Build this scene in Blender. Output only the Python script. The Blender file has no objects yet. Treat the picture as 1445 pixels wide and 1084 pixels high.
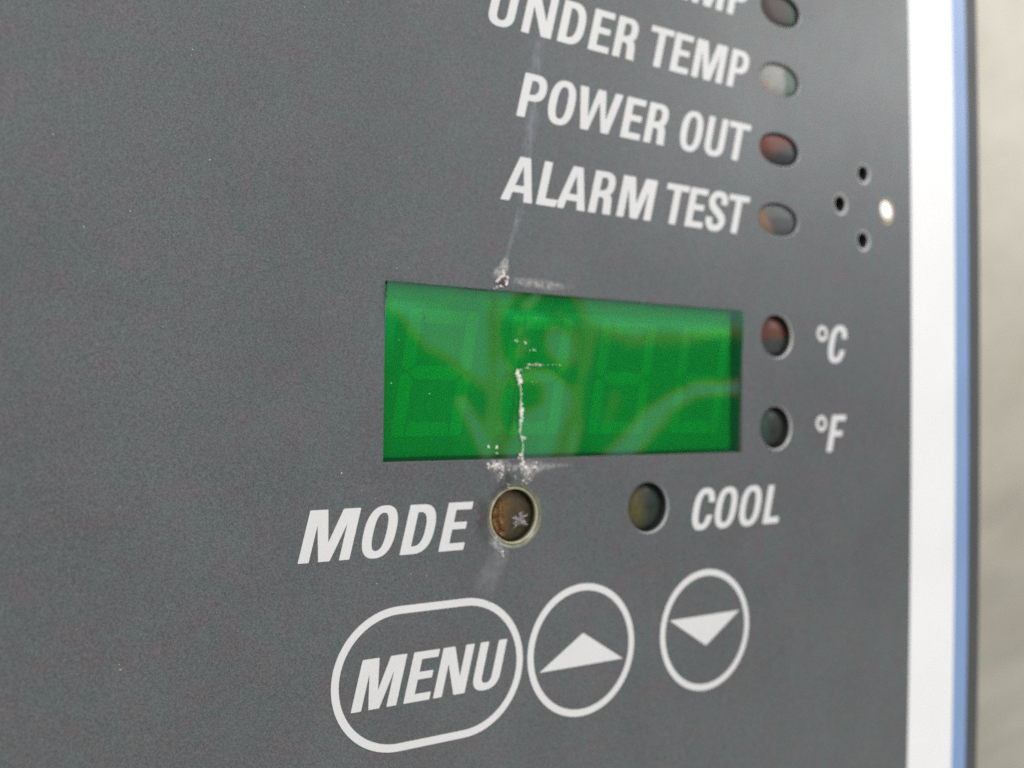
import bpy, bmesh, math, random
import numpy as np
from mathutils import Vector, Matrix, noise

random.seed(7)
S = 0.1            # one layout unit = 0.1 m
sc = bpy.context.scene
COL = sc.collection

# ------------------------------------------------------------------ camera
CAM_RIGHT = Vector((0.84882, -0.01002, -0.52859))
CAM_DOWN = Vector((0.01926, 0.99974, 0.01197))
CAM_FWD = Vector((0.52834, -0.02035, 0.84879))
CAM_POS = Vector((-0.50586, 0.0196, -0.81159))


def to_world(v):                       # layout (right, down, into the panel) -> Blender
    return Vector((v[0], v[2], -v[1]))


cam = bpy.data.cameras.new('camera')
cam_ob = bpy.data.objects.new('camera', cam)
COL.objects.link(cam_ob)
r_, u_, b_ = to_world(CAM_RIGHT), -to_world(CAM_DOWN), -to_world(CAM_FWD)
p_ = to_world(CAM_POS) * S
cam_ob.matrix_world = Matrix(((r_[0], u_[0], b_[0], p_[0]), (r_[1], u_[1], b_[1], p_[1]),
                              (r_[2], u_[2], b_[2], p_[2]), (0, 0, 0, 1)))
cam.sensor_width = 36.0
cam.lens = 32.44
cam.clip_start = 0.005
cam.clip_end = 50.0
cam.dof.use_dof = True
cam.dof.focus_distance = 0.082
cam.dof.aperture_fstop = 21.0
sc.camera = cam_ob

# ------------------------------------------------------------------ world: made-up room tones by height, banded for the film's reflections
w = bpy.data.worlds.new('World')
sc.world = w
w.use_nodes = True
nt = w.node_tree
nt.nodes.clear()
wo = nt.nodes.new('ShaderNodeOutputWorld')
bg = nt.nodes.new('ShaderNodeBackground')
tc = nt.nodes.new('ShaderNodeTexCoord')
sx = nt.nodes.new('ShaderNodeSeparateXYZ')
mr = nt.nodes.new('ShaderNodeMapRange')
mr.inputs['From Min'].default_value = -0.5
mr.inputs['From Max'].default_value = 0.5
cr = nt.nodes.new('ShaderNodeValToRGB')
els = cr.color_ramp.elements
els[0].position = 0.0
els[0].color = (0.8, 0.79, 0.76, 1)
els[1].position = 1.0
els[1].color = (0.98, 1.0, 1.0, 1)
for pos, c in ((0.27, (0.68, 0.67, 0.64)), (0.38, (0.04, 0.05, 0.045)), (0.470, (0.03, 0.04, 0.04)), (0.488, (0.80, 0.26, 0.04)), (0.512, (0.80, 0.27, 0.05)),
               (0.540, (0.68, 0.90, 1.08)), (0.62, (0.76, 0.85, 0.94))):
    e = els.new(pos)
    e.color = (*c, 1)
nt.links.new(tc.outputs['Generated'], sx.inputs[0])
nt.links.new(sx.outputs['Z'], mr.inputs['Value'])
nt.links.new(mr.outputs[0], cr.inputs['Fac'])
nt.links.new(cr.outputs['Color'], bg.inputs['Color'])
bg.inputs['Strength'].default_value = 0.9
nt.links.new(bg.outputs[0], wo.inputs[0])


# ------------------------------------------------------------------ lamps
def area(name, loc, target, size, power, color):
    l = bpy.data.lights.new(name, 'AREA')
    l.shape = 'RECTANGLE'
    l.size, l.size_y = size
    l.energy = power
    l.color = color
    o = bpy.data.objects.new(name, l)
    COL.objects.link(o)
    o.location = loc
    o.rotation_euler = (Vector(target) - Vector(loc)).to_track_quat('-Z', 'Y').to_euler()
    return o


area('window_light', (-0.36, -0.66, 0.85), (0.02, 0, 0), (0.45, 0.35), 10.3, (1.0, 0.985, 0.95))
area('sheen_light', (0.40, -0.27, 0.24), (0.06, 0, 0.02), (0.22, 0.22), 0.62, (1.0, 0.99, 0.97))  # soft source added in the mirror direction for the upper-right sheen

sc.view_settings.view_transform = 'Standard'
sc.view_settings.look = 'None'
sc.view_settings.exposure = 0.0
sc.view_settings.gamma = 1.0
sc.view_settings.use_curve_mapping = False
sc.cycles.max_bounces = 10
sc.cycles.transparent_max_bounces = 16
sc.cycles.use_denoising = False


# ------------------------------------------------------------------ layout helpers
def P(x, y, d=0.0):                    # layout -> Blender metres (d > 0 goes into the panel)
    return Vector((x * S, d * S, -y * S))


def unproject(px, py, d=0.0):          # a measured image point -> layout point on the plane at depth d
    q = Vector(((px - 722.5) / 1302.14, (py - 542.0) / 1302.14, 1.0))
    v = CAM_RIGHT * q[0] + CAM_DOWN * q[1] + CAM_FWD * q[2]
    t = (d - CAM_POS[2]) / v[2]
    return (CAM_POS[0] + v[0] * t, CAM_POS[1] + v[1] * t)


def project_np(X, Y, d):
    V = np.stack([X - CAM_POS[0], Y - CAM_POS[1], np.full_like(X, d) - CAM_POS[2]], -1)
    a = V @ np.array(CAM_RIGHT)
    b = V @ np.array(CAM_DOWN)
    c = V @ np.array(CAM_FWD)
    return a / c * 1302.14 + 722.5, b / c * 1302.14 + 542.0


# ------------------------------------------------------------------ materials
def mat(name):
    m = bpy.data.materials.new(name)
    m.use_nodes = True
    n = m.node_tree
    n.nodes.clear()
    out = n.nodes.new('ShaderNodeOutputMaterial')
    b = n.nodes.new('ShaderNodeBsdfPrincipled')
    n.links.new(b.outputs[0], out.inputs[0])
    return m, n, b, out


def nd(n, typ, **kw):
    x = n.nodes.new(typ)
    for k, v in kw.items():
        if k.startswith('i_'):
            x.inputs[k[2:].replace('_', ' ')].default_value = v
        else:
            setattr(x, k, v)
    return x


def mixc(n, fac, a, b):
    x = n.nodes.new('ShaderNodeMix')
    x.data_type = 'RGBA'
    for sock, v in ((x.inputs[0], fac), (x.inputs[6], a), (x.inputs[7], b)):
        if hasattr(v, 'is_output'):
            n.links.new(v, sock)
        elif isinstance(v, (int, float)):
            sock.default_value = v
        else:
            sock.default_value = (*v, 1) if len(v) == 3 else v
    return x.outputs[2]


def maprange(n, v, a, b, c=0.0, d=1.0):
    x = n.nodes.new('ShaderNodeMapRange')
    n.links.new(v, x.inputs['Value'])
    for k, s in (('From Min', a), ('From Max', b), ('To Min', c), ('To Max', d)):
        x.inputs[k].default_value = s
    return x.outputs[0]


def noise_tex(n, co, scale, detail=2.0, rough=0.5):
    x = n.nodes.new('ShaderNodeTexNoise')
    x.inputs['Scale'].default_value = scale
    x.inputs['Detail'].default_value = detail
    x.inputs['Roughness'].default_value = rough
    n.links.new(co, x.inputs['Vector'])
    return x


def grained(name, col, rough=0.5, grain=0.12, hue=0.0, gscale=5200, bump=0.0, mottle=0.06, spec=0.5, sparkle=0.0):
    """painted or moulded plastic with a fine grain, faint mottling and optional mica sparkle"""
    m, n, b, out = mat(name)
    off = n.nodes.new('ShaderNodeVectorMath')                      # keep flat faces off the noise lattice's own planes
    off.inputs[1].default_value = (0.0031, 0.0137, 0.0053)
    n.links.new(n.nodes.new('ShaderNodeTexCoord').outputs['Object'], off.inputs[0])
    co = off.outputs[0]
    f = noise_tex(n, co, gscale, 2.0, 0.7)
    g = maprange(n, f.outputs['Fac'], 0.25, 0.75, 1 - grain * 2, 1 + grain * 2)
    lo = noise_tex(n, co, 95, 3.0, 0.55)
    l = maprange(n, lo.outputs['Fac'], 0.3, 0.7, 1 - mottle, 1 + mottle)
    mul = nd(n, 'ShaderNodeMath', operation='MULTIPLY')
    n.links.new(g, mul.inputs[0])
    n.links.new(l, mul.inputs[1])
    base = n.nodes.new('ShaderNodeVectorMath')
    base.operation = 'SCALE'
    base.inputs[0].default_value = col
    n.links.new(mul.outputs[0], base.inputs['Scale'])
    c = base.outputs[0]
    if hue:
        hn = noise_tex(n, co, 420, 3.0, 0.65)
        t1 = maprange(n, hn.outputs['Fac'], 0.35, 0.65, 0, 1)
        tint = mixc(n, t1, (1 - hue, 1 + hue * 0.55, 1 + hue * 0.35), (1 + hue, 1 - hue * 0.5, 1 + hue * 0.1))
        v = n.nodes.new('ShaderNodeVectorMath')
        v.operation = 'MULTIPLY'
        n.links.new(c, v.inputs[0])
        n.links.new(tint, v.inputs[1])
        c = v.outputs[0]
    if sparkle:
        vo = n.nodes.new('ShaderNodeTexVoronoi')
        vo.inputs['Scale'].default_value = 2600
        n.links.new(co, vo.inputs['Vector'])
        d1 = maprange(n, vo.outputs['Distance'], 0.16, 0.05, 0, 1)
        sel = nd(n, 'ShaderNodeSeparateColor')
        n.links.new(vo.outputs['Color'], sel.inputs[0])
        s1 = maprange(n, sel.outputs[0], 0.86, 0.99, 0, sparkle)
        mm = nd(n, 'ShaderNodeMath', operation='MULTIPLY')
        n.links.new(d1, mm.inputs[0])
        n.links.new(s1, mm.inputs[1])
        c = mixc(n, mm.outputs[0], c, (0.5, 0.5, 0.48))
    n.links.new(c, b.inputs['Base Color'])
    b.inputs['Specular IOR Level'].default_value = spec
    rn = noise_tex(n, co, 38, 4.0, 0.6)
    n.links.new(maprange(n, rn.outputs['Fac'], 0.3, 0.7, rough - 0.05, rough + 0.05), b.inputs['Roughness'])
    if bump:
        bm_ = nd(n, 'ShaderNodeBump')
        bm_.inputs['Strength'].default_value = bump
        bm_.inputs['Distance'].default_value = 0.00004
        n.links.new(f.outputs['Fac'], bm_.inputs['Height'])
        n.links.new(bm_.outputs[0], b.inputs['Normal'])
    return m


def two_tone(name, ca, cb, centre, direction, width, cc=None, c_at=None, c_r=0.01, rough=0.5, coat=0.14):
    """opaque lamp lens: two colours blended along a direction, plus an optional third patch"""
    m, n, b, out = mat(name)
    co = n.nodes.new('ShaderNodeTexCoord').outputs['Object']
    wob = noise_tex(n, co, 900, 2.0, 0.5)
    v = n.nodes.new('ShaderNodeVectorMath')
    v.operation = 'SUBTRACT'
    n.links.new(co, v.inputs[0])
    v.inputs[1].default_value = P(*centre)
    dt = n.nodes.new('ShaderNodeVectorMath')
    dt.operation = 'DOT_PRODUCT'
    n.links.new(v.outputs[0], dt.inputs[0])
    dd = Vector((direction[0], 0, -direction[1])).normalized()
    dt.inputs[1].default_value = dd
    ad = nd(n, 'ShaderNodeMath', operation='MULTIPLY_ADD')
    n.links.new(wob.outputs['Fac'], ad.inputs[0])
    ad.inputs[1].default_value = width * S * 1.5
    n.links.new(dt.outputs['Value'], ad.inputs[2])
    t = maprange(n, ad.outputs[0], -width * S * .25, width * S * 1.75, 0, 1)
    c = mixc(n, t, ca, cb)
    if cc:
        v2 = n.nodes.new('ShaderNodeVectorMath')
        v2.operation = 'DISTANCE'
        n.links.new(co, v2.inputs[0])
        v2.inputs[1].default_value = P(c_at[0], c_at[1], c_at[2] if len(c_at) > 2 else 0.02)
        t2 = maprange(n, v2.outputs['Value'], c_r * S, c_r * S * 0.35, 0, 1)
        c = mixc(n, t2, c, cc)
    gr = noise_tex(n, co, 3000, 2.0, 0.6)
    g = maprange(n, gr.outputs['Fac'], 0.3, 0.7, 0.75, 1.25)
    sc_ = n.nodes.new('ShaderNodeVectorMath')
    sc_.operation = 'SCALE'
    n.links.new(c, sc_.inputs[0])
    n.links.new(g, sc_.inputs['Scale'])
    n.links.new(sc_.outputs[0], b.inputs['Base Color'])
    b.inputs['Roughness'].default_value = rough
    b.inputs['Coat Weight'].default_value = coat
    b.inputs['Coat Roughness'].default_value = 0.06
    b.inputs['Specular IOR Level'].default_value = 0.25
    return m


M = {}
M['grey'] = grained('grey_textured_film', (0.089, 0.0935, 0.095), rough=0.40, grain=0.26, hue=0.08, gscale=8800, bump=0.08, sparkle=0.35)
M['ink'] = grained('white_ink', (0.605, 0.600, 0.595), rough=0.5, grain=0.03, mottle=0.03)
M['white'] = grained('white_film', (0.745, 0.74, 0.735), rough=0.4, grain=0.02, mottle=0.02)
M['blue'] = grained('blue_film', (0.185, 0.285, 0.49), rough=0.4, grain=0.04, mottle=0.03)
M['bezel'] = grained('dark_grey_plastic', (0.052, 0.054, 0.053), rough=0.6, grain=0.12, hue=0.05)
M['dark'] = grained('black_plastic', (0.015, 0.016, 0.015), rough=0.6, grain=0.1)
M['recess'] = grained('dark_recess_plastic', (0.03, 0.034, 0.03), rough=0.6, grain=0.1)
M['rim'] = grained('cut_film_edge', (0.72, 0.71, 0.68), rough=0.35, grain=0.05)
M['rim_mid'] = grained('cut_film_edge_pale', (0.38, 0.38, 0.37), rough=0.35, grain=0.05)
M['rim_faint'] = grained('cut_film_edge_grey', (0.30, 0.31, 0.31), rough=0.4, grain=0.05)
M['rim_olive'] = grained('yellowed_film_edge', (0.15, 0.155, 0.105), rough=0.3, grain=0.12, gscale=1500)
M['rim_cream'] = grained('cream_film_edge', (0.42, 0.40, 0.26), rough=0.35, grain=0.1, gscale=1500)
M['rim_tan'] = grained('tan_edge', (0.42, 0.33, 0.20), rough=0.5, grain=0.1)
M['plug'] = grained('white_plug', (0.95, 0.94, 0.9), rough=0.35, grain=0.0)
M['face'] = grained('display_face', (0.38, 0.72, 0.60), rough=0.5, grain=0.05)
M['segment'] = grained('display_segment', (0.98, 0.97, 0.70), rough=0.5, grain=0.05)
M['flake'] = grained('broken_plastic_white', (0.64, 0.61, 0.57), rough=0.6, grain=0.2, gscale=1800)
M['flake_grey'] = grained('broken_plastic_grey', (0.42, 0.40, 0.38), rough=0.6, grain=0.3, gscale=1800)
M['torn'] = grained('exposed_backing', (0.06, 0.035, 0.035), rough=0.6, grain=0.2)
M['dust'] = grained('dust', (0.42, 0.42, 0.41), rough=0.8, grain=0.1)


def wall_mat():
    m, n, b, out = mat('cream_enamel')
    co = n.nodes.new('ShaderNodeTexCoord').outputs['Object']
    lo = noise_tex(n, co, 28, 2.0, 0.5)
    c = mixc(n, maprange(n, lo.outputs['Fac'], 0.35, 0.65), (0.435, 0.405, 0.325), (0.515, 0.485, 0.405))
    n.links.new(c, b.inputs['Base Color'])
    b.inputs['Roughness'].default_value = 0.5
    bm_ = nd(n, 'ShaderNodeBump')
    bm_.inputs['Strength'].default_value = 0.35
    bm_.inputs['Distance'].default_value = 0.002
    n2 = noise_tex(n, co, 60, 2.0, 0.5)
    n.links.new(n2.outputs['Fac'], bm_.inputs['Height'])
    n.links.new(bm_.outputs[0], b.inputs['Normal'])
    return m


M['wall'] = wall_mat()


def film_mat():
    m, n, b, out = mat('green_tinted_window')
    n.nodes.remove(b)
    co = n.nodes.new('ShaderNodeTexCoord').outputs['Object']
    tr = nd(n, 'ShaderNodeBsdfTransparent')
    lo = noise_tex(n, co, 130, 2.0, 0.5)
    c = mixc(n, maprange(n, lo.outputs['Fac'], 0.35, 0.65), (0.055, 0.985, 0.27), (0.08, 0.99, 0.34))
    n.links.new(c, tr.inputs['Color'])
    df = nd(n, 'ShaderNodeBsdfDiffuse')
    df.inputs['Color'].default_value = (0.008, 0.62, 0.15, 1)
    m1 = nd(n, 'ShaderNodeMixShader')
    m1.inputs[0].default_value = 0.08
    n.links.new(tr.outputs[0], m1.inputs[1])
    n.links.new(df.outputs[0], m1.inputs[2])
    gl = nd(n, 'ShaderNodeBsdfGlossy')
    gl.inputs['Roughness'].default_value = 0.12
    fr = nd(n, 'ShaderNodeFresnel')
    fr.inputs['IOR'].default_value = 1.78
    m2 = nd(n, 'ShaderNodeMixShader')
    n.links.new(fr.outputs[0], m2.inputs[0])
    n.links.new(m1.outputs[0], m2.inputs[1])
    n.links.new(gl.outputs[0], m2.inputs[2])
    n.links.new(m2.outputs[0], out.inputs[0])
    return m


M['film'] = film_mat()


def scuff_mat(name, col, strength, nscale=1400, lo=0.42, hi=0.72, zs=1.0):
    """a thin broken deposit of dust: coverage from the mesh's own 'cover' attribute and a noise"""
    m, n, b, out = mat(name)
    co = n.nodes.new('ShaderNodeTexCoord').outputs['Object']
    at = nd(n, 'ShaderNodeAttribute', attribute_name='cover')
    mp = nd(n, 'ShaderNodeMapping')
    mp.inputs['Scale'].default_value = (1.0, 1.0, zs)
    n.links.new(co, mp.inputs['Vector'])
    f = noise_tex(n, mp.outputs[0], nscale, 4.0, 0.75)
    t = maprange(n, f.outputs['Fac'], lo, hi)
    mu = nd(n, 'ShaderNodeMath', operation='MULTIPLY')
    n.links.new(at.outputs['Fac'], mu.inputs[0])
    n.links.new(t, mu.inputs[1])
    mu2 = nd(n, 'ShaderNodeMath', operation='MULTIPLY')
    n.links.new(mu.outputs[0], mu2.inputs[0])
    mu2.inputs[1].default_value = strength
    b.inputs['Base Color'].default_value = (*col, 1)
    b.inputs['Roughness'].default_value = 0.8
    n.links.new(mu2.outputs[0], b.inputs['Alpha'])
    return m


M['scuff'] = scuff_mat('dusty_scuff', (0.36, 0.40, 0.44), 0.8, 2300, 0.38, 0.72, 0.22)
M['haze'] = scuff_mat('dusty_smear', (0.38, 0.395, 0.41), 0.55, 700, 0.25, 0.75)
M['grime'] = scuff_mat('dark_grime', (0.045, 0.045, 0.04), 0.7, 900, 0.3, 0.7)
M['whitening'] = scuff_mat('stress_whitening', (0.60, 0.58, 0.565), 0.85, 1900, 0.37, 0.68, 0.8)


# ------------------------------------------------------------------ object helpers
ROOT_Z = -0.08
root = bpy.data.objects.new('control_panel', None)
root.empty_display_size = 0.02
COL.objects.link(root)
root.location = (0, 0, ROOT_Z)
root['label'] = 'grey control panel with white lettering, lamp holes and a cracked green digit display'
root['category'] = 'control panel'


def link(name, me, m, parent=None, smooth=False, label=None, kind=None):
    o = bpy.data.objects.new(name, me)
    COL.objects.link(o)
    if m is not None and not me.materials:
        me.materials.append(m)
    if parent is not None:
        o.parent = parent
        if parent is root:
            o.location = (0, 0, -ROOT_Z)
    if smooth:
        for p in me.polygons:
            p.use_smooth = True
    if label:
        o['label'] = label
    if kind:
        o['kind'] = kind
    return o


def flat_shape(loops, name, d=0.0, thick=0.0002, bevel=0.0):
    """closed outlines (layout points) -> solid flat mesh, holes by even-odd; front face at depth d"""
    cu = bpy.data.curves.new(name, 'CURVE')
    cu.dimensions = '2D'
    cu.fill_mode = 'BOTH'
    cu.extrude = max((thick * S) / 2 - bevel * S, 0)
    cu.bevel_depth = bevel * S
    cu.bevel_resolution = 3
    cu.offset = -bevel * S
    K = 1000.0
    for lp in loops:
        sp = cu.splines.new('POLY')
        sp.points.add(len(lp) - 1)
        for i, (x, y) in enumerate(lp):
            sp.points[i].co = (x * S, -y * S, 0, 1)
        sp.use_cyclic_u = True
    tmp = bpy.data.objects.new('tmp', cu)
    COL.objects.link(tmp)
    dg = bpy.context.evaluated_depsgraph_get()
    me = bpy.data.meshes.new_from_object(tmp.evaluated_get(dg))
    bpy.data.objects.remove(tmp)
    bpy.data.curves.remove(cu)
    me.name = name
    me.materials.clear()
    # local z (towards viewer) -> -Y
    for p in me.polygons:
        p.use_smooth = False
    for v in me.vertices:
        x, y, z = v.co
        v.co = (x, d * S + thick * S / 2 - z, y)
    bm = bmesh.new()
    bm.from_mesh(me)
    bmesh.ops.remove_doubles(bm, verts=bm.verts, dist=1e-7)
    bmesh.ops.recalc_face_normals(bm, faces=bm.faces)
    bm.to_mesh(me)
    bm.free()
    return me


def ellipse(cx, cy, rx, ry, n=64, e=2.0):
    out = []
    for i in range(n):
        a = 2 * math.pi * i / n
        c, s = math.cos(a), math.sin(a)
        out.append((cx + rx * math.copysign(abs(c) ** (2 / e), c), cy + ry * math.copysign(abs(s) ** (2 / e), s)))
    return out


def lathe(cx, cy, rx, ry, prof, name, n=64, e=2.0, cap=False, scale=False):
    """profile of (radius scale offset, depth): radius = r + offset; quads between successive rings"""
    bm = bmesh.new()
    rings = []
    for off, d in prof:
        if rx + off < 1e-6:
            rings.append([bm.verts.new(P(cx, cy, d))])
        else:
            rings.append([bm.verts.new(P(x, y, d)) for x, y in ellipse(cx, cy, rx + off, (ry * (rx + off) / rx) if scale else ry + off, n, e)])
    for a, b in zip(rings, rings[1:]):
        for i in range(n):
            j = (i + 1) % n
            if len(b) == 1:
                bm.faces.new((a[i], a[j], b[0]))
            elif len(a) == 1:
                bm.faces.new((a[0], b[j], b[i]))
            else:
                bm.faces.new((a[i], a[j], b[j], b[i]))
    if cap:
        bm.faces.new(rings[-1])
    bmesh.ops.recalc_face_normals(bm, faces=bm.faces)
    me = bpy.data.meshes.new(name)
    bm.to_mesh(me)
    bm.free()
    return me


# ------------------------------------------------------------------ measured layout
DISP = (-0.1442, -0.0957, 0.3322, 0.0776)
# name, cx, cy, rx, ry, exponent
ALARM = [(0.3980, -0.4847), (0.3967, -0.3946), (0.3970, -0.3055), (0.3955, -0.2159)]
ARX, ARY = 0.0358, 0.0208
ROUND = {'c': (0.3935, -0.0680, 0.0270), 'f': (0.3924, 0.0478, 0.0268),
         'mode': (0.0044, 0.1366, 0.0276), 'cool': (0.1848, 0.1372, 0.0284)}
VENTS = [(0.5598, -0.2988, 0.0106), (0.5124, -0.2515, 0.0109), (0.5596, -0.2073, 0.0110), (0.6096, -0.2537, 0.0150)]
RIM = 0.0036
EDGE = [0.6672, 0.7716, 0.8062, 0.8456]          # grey|white|blue|bezel|wall
TOP, BOT, LEFT = -0.95, 0.80, -0.95


def edge_x(x0, y):                     # the trim strips are very slightly bowed
    return x0 - 0.0088 * min(abs((y + 0.02) / 0.55), 1.6) ** 2.2


def edge_line(x0, n=40):
    return [(edge_x(x0, TOP + (BOT - TOP) * i / n), TOP + (BOT - TOP) * i / n) for i in range(n + 1)]


# ------------------------------------------------------------------ setting: cabinet wall
WALL_D = 0.16
bm = bmesh.new()
nx, nz = 40, 160
def wall_y(z):                           # curve added so the lower front turns from the light and darkens
    zz, y = 0.07, 0.0
    while zz > z:
        y += 0.002 * math.tan(math.radians(37) * min(max((0.055 - zz) / 0.11, 0), 1))
        zz -= 0.002
    return WALL_D * S + y


grid = [[bm.verts.new((-0.5 + 1.3 * i / nx, wall_y(zq), zq)) for zq in [(-0.35 + 0.70 * j / nz) for j in range(nz + 1)]] for i in range(nx + 1)]
for i in range(nx):
    for j in range(nz):
        bm.faces.new((grid[i][j], grid[i + 1][j], grid[i + 1][j + 1], grid[i][j + 1]))
me = bpy.data.meshes.new('wall')
bm.to_mesh(me)
bm.free()
wall = link('wall', me, M['wall'], smooth=True)
wall['kind'] = 'structure'
wall['label'] = 'cream enamelled cabinet wall behind the grey control panel'
wall['category'] = 'wall'

# ------------------------------------------------------------------ faceplate with its openings
holes = [[(DISP[0], DISP[1]), (DISP[2], DISP[1]), (DISP[2], DISP[3]), (DISP[0], DISP[3])]]
for x, y in ALARM:
    holes.append(ellipse(x, y, ARX + 0.0008, ARY + 0.0008, 72, 2.15))
for k, (x, y, r) in ROUND.items():
    rr = r + {'mode': 0.0056, 'cool': RIM * .4}.get(k, RIM * .45)
    holes.append(ellipse(x, y, rr, rr, 72))
for x, y, r in VENTS:
    holes.append(ellipse(x + .0011, y + .0012, (0.0120 if r > .014 else r) + 0.0034, r + 0.0034, 40))
outer = [(LEFT, TOP)] + edge_line(EDGE[0]) + [(LEFT, BOT)]
me = flat_shape([outer] + holes, 'faceplate', 0.0, 0.006, 0.0006)
face = link('faceplate', me, M['grey'], root)


def strip(name, xa, xb, d, thick, m, gap=0.0):
    lp = edge_line(xa + gap) + edge_line(xb)[::-1]
    return link(name, flat_shape([lp], name, d, thick), m, root)


strip('white_border', EDGE[0], EDGE[1], 0.0004, 0.0052, M['white'], 0.0003)
strip('blue_border', EDGE[1], EDGE[2], 0.0008, 0.0048, M['blue'], 0.0003)
# bezel: a moulded rim whose rounded edge turns down to the wall
rim = strip('bezel_rim', EDGE[2] - 0.03, EDGE[3], 0.0068, 0.145, M['bezel'])

# housing behind the plate
bm = bmesh.new()
y0, y1, x0, x1 = TOP, BOT, LEFT, EDGE[2] - 0.035
da, db = 0.0062, 0.150
hl = [(x0, y0), (x1, y0), (x1, y1), (x0, y1)]
hv = [[bm.verts.new(P(x, y, d)) for x, y in hl] for d in (da, db)]
for i in range(4):
    bm.faces.new((hv[0][i], hv[0][(i + 1) % 4], hv[1][(i + 1) % 4], hv[1][i]))
bm.faces.new(hv[1])
me = bpy.data.meshes.new('housing')
bm.to_mesh(me)
bm.free()
link('housing', me, M['dark'], root)


# ------------------------------------------------------------------ lamps in their holes
def lamp(cx, cy, rx, ry, e, rim_m, rim_w, rim_d, lens_m, lens_top, label, lens_r=0.92, bulge=0.010, sock_d=0.06):
    sock = lathe(cx, cy, rx, ry, [(0.0012, rim_d), (0.0, rim_d + 0.001), (-0.001, sock_d), (-ry * 0.999, sock_d)], 'indicator_lamp', 64, e)
    for p in sock.polygons:
        p.use_smooth = False
    so = link('indicator_lamp', sock, M['dark'], root, label=label)
    ring = lathe(cx, cy, rx, ry, [(rim_w, -0.0001), (rim_w * 0.8, 0.0002), (rim_w * 0.45, rim_d * 0.35), (rim_w * 0.12, rim_d * 0.8), (0.0, rim_d), (0.0002, rim_d + 0.002)], 'rim', 72, e)
    link('rim', ring, rim_m, so, smooth=True)
    prof = []
    k = 12
    for i in range(k + 1):
        t = i / k * math.pi / 2
        prof.append((-rx * (1 - lens_r * math.sin(t)) if i else -rx, lens_top + bulge * (1 - math.cos(t))))
    prof.append((-rx * (1 - lens_r), sock_d - 0.002))
    ln = lathe(cx, cy, rx, ry, prof, 'lens', 56, e, scale=True)
    link('lens', ln, lens_m, so, smooth=True)
    return so


x, y = ALARM[0]
lamp(x, y, ARX, ARY, 2.15, M['rim_faint'], 0.0010, 0.0010,
     two_tone('lens_dark_brown', (0.045, 0.033, 0.028), (0.014, 0.03, 0.018), (x + 0.010, y), (1, -0.2), 0.010, (0.13, 0.125, 0.12), (x - 0.004, y + 0.012), 0.012),
     0.0018, 'dark brownish lamp at the end of the top row', 0.995, 0.004)
x, y = ALARM[1]
lamp(x, y, ARX, ARY, 2.15, M['rim_faint'], 0.0010, 0.0010,
     two_tone('lens_pale', (0.25, 0.245, 0.23), (0.075, 0.11, 0.09), (x + 0.010, y), (1, 0), 0.004, (0.30, 0.24, 0.17), (x - 0.024, y + 0.012, 0.005), 0.010),
     0.0015, 'pale whitish lamp beside UNDER TEMP', 0.995, 0.003)
x, y = ALARM[2]
lamp(x, y, ARX, ARY, 2.15, M['rim_faint'], 0.0010, 0.0010,
     two_tone('lens_red', (0.115, 0.026, 0.013), (0.018, 0.023, 0.023), (x + 0.001, y - 0.001), (0.45, 1), 0.008, (0.075, 0.045, 0.04), (x - 0.018, y + 0.010), 0.014),
     0.0018, 'red and dark lamp beside POWER OUT', 0.995, 0.004)
x, y = ALARM[3]
lamp(x, y, ARX, ARY, 2.15, M['rim_faint'], 0.0010, 0.0010,
     two_tone('lens_grey_peach', (0.18, 0.115, 0.075), (0.065, 0.072, 0.072), (x - 0.014, y + 0.005), (1, -0.5), 0.006),
     0.0015, 'grey lamp with a peach corner beside ALARM TEST', 0.995, 0.004)
x, y, r = ROUND['c']
lamp(x, y, r, r, 2.0, M['rim_mid'], RIM * 0.45, 0.0018,
     two_tone('lens_red_brown', (0.088, 0.028, 0.014), (0.038, 0.046, 0.044), (x - .006, y + 0.004), (0.15, 1), 0.006, (0.12, 0.085, 0.045), (x - 0.014, y + 0.0), 0.014),
     0.0045, 'red-brown lamp beside the degree C mark', 0.998, 0.009)
x, y, r = ROUND['f']
lamp(x, y, r, r, 2.0, M['rim_mid'], RIM * 0.45, 0.0018,
     two_tone('lens_dark_green', (0.03, 0.066, 0.048), (0.016, 0.02, 0.018), (x - 0.010, y), (1, 0.1), 0.010),
     0.0045, 'dark green lamp beside the degree F mark', 0.998, 0.009)
x, y, r = ROUND['cool']
lamp(x, y, r, r, 2.0, M['rim_faint'], RIM * 0.4, 0.0022,
     two_tone('lens_olive', (0.075, 0.067, 0.022), (0.018, 0.026, 0.02), (x - 0.004, y), (1, 0.0), 0.010, (0.09, 0.085, 0.04), (x - 0.010, y - 0.006), 0.012),
     0.0045, 'olive dark lamp beside COOL', 0.998, 0.009)
x, y, r = ROUND['mode']
mode_lamp = lamp(x, y, r, r, 2.0, M['rim_olive'], 0.0058, 0.0045,
                 two_tone('lens_brown', (0.125, 0.072, 0.022), (0.05, 0.04, 0.02), (x - 0.006, y + 0.001), (1, 0.15), 0.008, (0.07, 0.10, 0.02), (x - 0.010, y + 0.016), 0.010),
                 0.0066, 'cracked brown lamp with an olive ring beside MODE', 0.995, 0.005)

mx, my, mrr = ROUND['mode']
lip = lathe(mx, my, mrr, mrr, [(0.0018, 0.0020), (0.0012, 0.0008), (0.0004, 0.0008), (0.0, 0.0024)], 'lip', 72)
link('lip', lip, M['rim_cream'], mode_lamp, smooth=True)

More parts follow.
